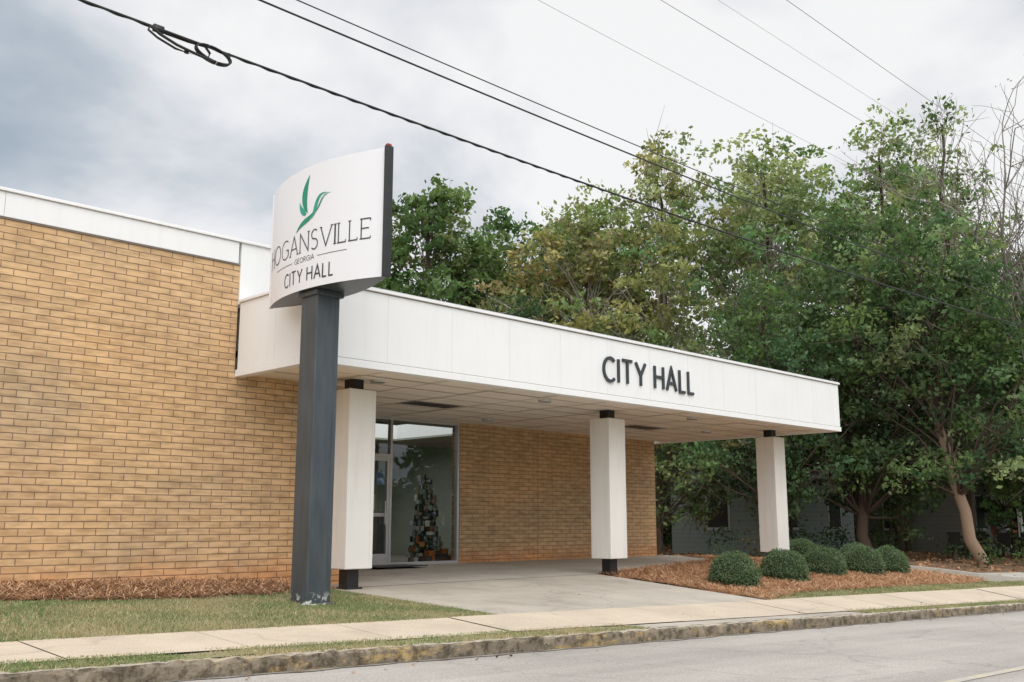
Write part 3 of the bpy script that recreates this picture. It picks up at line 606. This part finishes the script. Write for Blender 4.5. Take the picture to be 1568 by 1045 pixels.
tree('oak_tree',38.6,35.1,17.6,4.9,.15,G1,120,210,.17,14,.3)
tree('oak_tree',42.5,35.5,19.0,4.8,.12,G1+OL[:2],110,210,.17,15,.3)
tree('elm_tree',34.0,28.9,15.6,4.9,.2,OL,130,200,.15,16,.28,sparse=.05,barkhi=LB)
tree('elm_tree',36.9,26.6,18.6,5.0,.2,OL[:3]+LG,140,190,.14,17,.28,sparse=.06,barkhi=LB)
tree('elm_tree',40.2,23.3,19.2,5.1,.18,LG,145,185,.14,18,.28,sparse=.10,barkhi=LB)
tree('elm_tree',42.5,18.9,19.2,5.0,.2,LG+G1[:1],145,185,.14,19,.28,sparse=.10,barkhi=LB)
tree('oak_tree',45.5,26.2,21.3,5.2,.3,LG+G1[2:],115,190,.17,61,.3,barkhi=LB)
tree('oak_tree',50.2,21.0,20.0,5.2,.25,LG+G1,110,190,.17,62,.3,barkhi=LB)
tree('pine_tree',38.9,14.6,18.2,2.3,.25,LG+G1,90,170,.12,20,.22,top=.6,cr=(.4,.8),barkhi=LB)
tree('cedar_tree',32.6,15.6,11.8,3.5,.17,DK+G1[:2],130,270,.105,21,.2,(.5,-.2),cr=(.5,.95),barkhi=DB)
tree('cedar_tree',33.4,12.2,12.0,3.3,.24,DK+LG[:1]+G1[:1],135,280,.105,22,.19,(-1.5,1.5),cr=(.5,.95),barkc=(.38,.27,.19),barkhi=DB,lp=.55)
tree('cedar_tree',37.2,11.3,9.6,2.9,.24,DK+G1[:1],105,270,.11,23,.18,cr=(.5,.9),barkhi=DB)
tree('cedar_tree',44.5,14.8,12.5,3.4,.12,DK+G1[:1],105,230,.13,27,.18,cr=(.6,1.0),barkhi=DB)
tree('cedar_tree',30.0,17.6,9.3,3.1,.24,DK+G1[:1],110,270,.105,24,.16,cr=(.5,.9),barkhi=DB)
tree('dogwood_tree',28.6,21.5,6.8,2.7,.2,DK+OL[:2],85,240,.10,25,.11,cr=(.5,.9))
tree('cedar_tree',28.2,27.5,9.5,2.9,.12,DK,90,230,.11,26,.16,cr=(.5,.9))
def bare(name,x,y,h,seed,leafy=1):
    r=np.random.default_rng(seed); mb=MB(); z0=float(H(x,y))-.1; tips=[]
    def br(p,d,l,w,lv):
        n=5; P=[p]; dd=d.copy()
        for i in range(n): dd=dd+r.normal(size=3)*.13+np.array([0,0,.04]); dd/=np.linalg.norm(dd); P.append(P[-1]+dd*l/n)
        P=np.array(P); mb.tube(P,np.linspace(w,w*.6,n+1),1,(.26,.23,.20),k=6 if lv<3 else 3)
        if lv>=6: tips.append(P[-1]); return
        k=3 if lv<5 else 2
        for q in range(k):
            i=n if q==0 else r.integers(2,n); nd=dd+r.normal(size=3)*.55+np.array([0,0,.12]); nd/=np.linalg.norm(nd)
            br(P[i],nd,l*r.uniform(.68,.88),max(w*.6,.011),lv+1)
    br(np.array([x,y,z0]),np.array([-.02,.02,1.]),h*.29,.24,0)
    tp=np.array(tips); k=len(tp)//4; c=tp[r.permutation(len(tp))[:k]]; c=np.repeat(c,3,0)+r.normal(size=(3*k,3))*.15
    mb.leaves(c,r.uniform(.04,.07,3*k),np.array([.25,.2,.09])*r.uniform(.6,1.3,(3*k,1)),0)
    mb.build(name,[M_leaf,M_bark],smooth=True)
bare('bare_tree',39.6,12.0,17.5,8)
bare('bare_tree',43.6,12.6,19.0,5)
def mass(name,X0,Y0,pal,n_c,ln,ls,seed,zr,cr,sp=1.5):
    r=np.random.default_rng(seed); mb=MB(); pal=np.array(pal)
    for q in range(n_c):
        k=r.random()*(len(X0)-1); i=int(k); f=k-i; x=X0[i]*(1-f)+X0[i+1]*f+r.normal()*sp; y=Y0[i]*(1-f)+Y0[i+1]*f+r.normal()*sp
        z=float(H(x,y))+r.uniform(*zr)*(.75+.25*math.sin(k*5)); c=r.uniform(*cr); n=int(ln*c*c)
        mb.leaves(np.array([x,y,z])+r.normal(size=(n,3))*c*np.array([.5,.5,.38]),r.uniform(.6,1.2,n)*ls,pal[r.integers(0,len(pal))]*r.uniform(.6,1.3)*r.uniform(.7,1.3,(n,1)),0)
        if q%6==0: mb.tube([(x,y,float(H(x,y))-.1),(x+.2,y,z)],[.14,.04],1,(.08,.06,.045))
    mb.build(name,[M_leaf,M_bark],smooth=True)
mass('distant_trees',[20,40,52,60,70,72],[52,46,38,28,14,2],DK,260,75,.34,31,(.5,9),(1.5,2.6))
mass('distant_trees',[-8,10,30,50,65],[-24,-22,-23,-22,-18],DK+G1,170,50,.4,36,(.5,8),(1.6,2.6))
mass('shrub_thicket',[22.5,26,30,41,44,50],[31,30,28,27,19,17.5],DK+OL[3:4],100,190,.12,32,(.2,3.4),(.7,1.3))
mass('understory_shrubs',[28.5,30.5,33,36,39],[19.5,18.4,17.8,17.0,15.5],DK+OL[3:4],24,240,.08,34,(.2,2.4),(.4,.75),.7)
mass('hedge',[34,38,43,47],[14.6,13.2,12.5,12.0],DK+G1[2:3],40,340,.07,33,(.1,.6),(.4,.65))
for q,(x,y) in enumerate(((20,-14),(9,-16),(30,-15),(-4,-18))):
    if q%2==0: tree('oak_tree',x,y,13,4.2,.25,G1,50,90,.24,40+q,.3)
    else: bare('bare_tree',x,y,13,50+q)
# ---------------------------------------------------------------- houses behind
def siding(name,c):
    m,nt,b=newmat(name); co=objco(nt); sp=nt.nodes.new('ShaderNodeSeparateXYZ'); L(nt,co,sp.inputs[0])
    f=mathn(nt,'FRACT',mathn(nt,'MULTIPLY',sp.outputs[2],6.)); r=ramp(nt,f,[(0,tuple(x*.45 for x in c)),(.12,c),(1,tuple(x*1.08 for x in c))]); L(nt,r.outputs[0],b.inputs['Base Color']); b.inputs['Roughness'].default_value=.7
    bump(nt,b,f,.5,.02); return m
M_sid=siding('grey_green_siding',(.31,.36,.345)); M_roof=simple('shingle_roof',(.13,.13,.135),(.17,.165,.16),4,.9,.5,20); M_sid2=siding('weathered_siding',(.24,.23,.21))
def house(name,x0,x1,y0,y1,hz,rz,mw,porch=False):
    E_=empty(name); zg=float(H(x0,y0))
    boxes('walls',[(x0,x1,y0,y1,zg-.3,hz)],[mw],E_)
    mb=MB(); ym=(y0+y1)/2; o=.45
    mb.add([(x0-o,y0-o,hz-.1),(x1+o,y0-o,hz-.1),(x1+o,ym,rz),(x0-o,ym,rz),(x0-o,y1+o,hz-.1),(x1+o,y1+o,hz-.1)],[(0,1,2,3),(3,2,5,4)]); 
    mb.add([(x0-.01,y0,hz),(x0-.01,ym,rz-.1),(x0-.01,y1,hz),(x0-.01,ym,hz)],[(0,3,2,1)],1); mb.build('roof',[M_roof,mw],E_)
    w=[];g=[]
    for xx in np.arange(x0+1.2,x1-1.2,3.4): w.append((xx-.06,xx+.96,y0-.04,y0-.001,zg+.9,zg+2.41)); g.append((xx,xx+.9,y0-.05,y0-.041,zg+1.,zg+2.35))
    yy=(y0+y1)/2-.5; w.append((x0-.04,x0-.001,yy-.06,yy+.96,zg+.9,zg+2.41)); g.append((x0-.05,x0-.041,yy,yy+.9,zg+1,zg+2.35))
    boxes('window_frames',w,[M_seam],E_); boxes('window_panes',g,[M_dark],E_)
    if porch:
        boxes('porch_posts',[(xx,xx+.14,y0-2.2,y0-2.06,zg-.1,hz-.05) for xx in np.arange(x0,x1,2.)],[M_white],E_)
        boxes('porch_floor',[(x0-.2,x1+.2,y0-2.4,y0-.06,zg-.2,zg+.35)],[M_sid],E_)
        boxes('porch_roof',[(x0-.3,x1+.3,y0-2.6,y0-.46,hz-.05,hz+.12)],[M_roof],E_)
        boxes('porch_railing',[(x0,x1,y0-2.16,y0-2.1,zg+1.15,zg+1.22)]+[(xx,xx+.05,y0-2.15,y0-2.11,zg+.35,zg+1.15) for xx in np.arange(x0,x1,.3)],[M_seam],E_)
        ch=[]
        for xx in (x0+1,x0+3.4,x0+5.2): ch+=[(xx,xx+.55,y0-1.2,y0-.7,zg+.75,zg+.8),(xx,xx+.55,y0-.7,y0-.65,zg+.8,zg+1.4)]+[(xx+a,xx+a+.05,y0+b_,y0+b_+.05,zg+.35,zg+.75) for a in (0,.5) for b_ in (-1.2,-.75)]
        boxes('porch_chairs',ch,[simple('red_brown_paint',(.3,.07,.04))],E_)
house('siding_house',32.3,39,19.3,23.5,2.7,4.6,M_sid)
house('porch_house',43,54,16.4,22.5,2.7,5.0,M_sid2,True)
def picnic(x,y):
    z=float(H(x,y)); mb=MB(); c=(.05,.045,.04)
    mb.box(x-.6,x+.6,y-.4,y+.4,z+.70,z+.75,0,c)
    for a in (-.5,.5):
        for b_ in (-.3,.3): mb.box(x+a-.03,x+a+.03,y+b_-.03,y+b_+.03,z,z+.70,0,c)
    for s in (-1,1):
        cx=x+s*1.0; mb.box(cx-.22,cx+.22,y-.22,y+.22,z+.43,z+.47,0,c); mb.box(cx+s*.2-.02,cx+s*.2+.02,y-.22,y+.22,z+.47,z+.92,0,c)
        for a in (-.2,.2):
            for b_ in (-.2,.2): mb.box(cx+a-.02,cx+a+.02,y+b_-.02,y+b_+.02,z,z+.43,0,c)
    mb.build('garden_table_and_chairs',[M_needle])
picnic(37.3,14.2); picnic(39.8,13.4)
# ---------------------------------------------------------------- world, sun, camera
w=bpy.data.worlds.new('World'); scene.world=w; w.use_nodes=True; nt=w.node_tree; bg=nt.nodes['Background']
sd=Vector((-.45,-.75,.95)).normalized(); el=math.asin(sd.z); az=math.atan2(sd.x,sd.y)
sky=nt.nodes.new('ShaderNodeTexSky'); sky.sky_type='NISHITA'; sky.sun_disc=False; sky.sun_elevation=el; sky.sun_rotation=az
tc=nt.nodes.new('ShaderNodeTexCoord'); sp=nt.nodes.new('ShaderNodeSeparateXYZ'); L(nt,tc.outputs['Generated'],sp.inputs[0])
zz=mathn(nt,'ADD',mathn(nt,'MAXIMUM',sp.outputs[2],0.),.38)
cb=nt.nodes.new('ShaderNodeCombineXYZ'); L(nt,mathn(nt,'DIVIDE',sp.outputs[0],zz),cb.inputs[0]); L(nt,mathn(nt,'DIVIDE',sp.outputs[1],zz),cb.inputs[1])
n1=noise(nt,cb.outputs[0],2.3,7,.52,.2)
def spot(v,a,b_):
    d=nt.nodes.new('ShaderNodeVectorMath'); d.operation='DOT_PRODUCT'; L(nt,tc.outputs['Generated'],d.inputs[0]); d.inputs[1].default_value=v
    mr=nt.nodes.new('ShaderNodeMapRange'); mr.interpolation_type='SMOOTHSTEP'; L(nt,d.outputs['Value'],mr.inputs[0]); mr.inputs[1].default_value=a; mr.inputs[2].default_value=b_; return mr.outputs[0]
f=mathn(nt,'SUBTRACT',n1,mathn(nt,'MULTIPLY',spot((.30,.90,.31),.93,.995),.12))
f=mathn(nt,'ADD',f,mathn(nt,'MULTIPLY',spot((.86,.36,.36),.86,1.),.08))
f=mathn(nt,'ADD',f,mathn(nt,'MULTIPLY',spot((.36,.74,.56),.965,1.),.15))
f=mathn(nt,'ADD',f,.04)
cr=ramp(nt,f,[(.30,(.42,.49,.57)),(.41,(.56,.62,.69)),(.48,(.73,.76,.80)),(.54,(.87,.88,.91)),(.62,(1.0,1.0,1.0))])
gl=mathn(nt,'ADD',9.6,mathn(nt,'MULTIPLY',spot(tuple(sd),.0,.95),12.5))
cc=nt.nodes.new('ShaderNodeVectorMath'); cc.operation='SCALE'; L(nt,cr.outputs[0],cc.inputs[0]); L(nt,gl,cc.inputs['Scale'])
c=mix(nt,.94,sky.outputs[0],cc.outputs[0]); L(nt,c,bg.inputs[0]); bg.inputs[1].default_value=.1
sl=bpy.data.lights.new('sun','SUN'); sl.energy=1.1; sl.angle=math.radians(40); sl.color=(1,.96,.9); so=bpy.data.objects.new('sun',sl); COL.objects.link(so)
so.rotation_euler=(-sd).to_track_quat('-Z','Y').to_euler()
cam=bpy.data.cameras.new('camera'); cam.lens=35.; cam.sensor_width=36; cam.clip_end=3000; co=bpy.data.objects.new('camera',cam); COL.objects.link(co)
co.location=(0,0,.93); co.rotation_euler=(math.radians(90+10.35),0,math.radians(-45)); scene.camera=co
scene.view_settings.view_transform='Standard'; scene.view_settings.look='None'; scene.view_settings.exposure=0
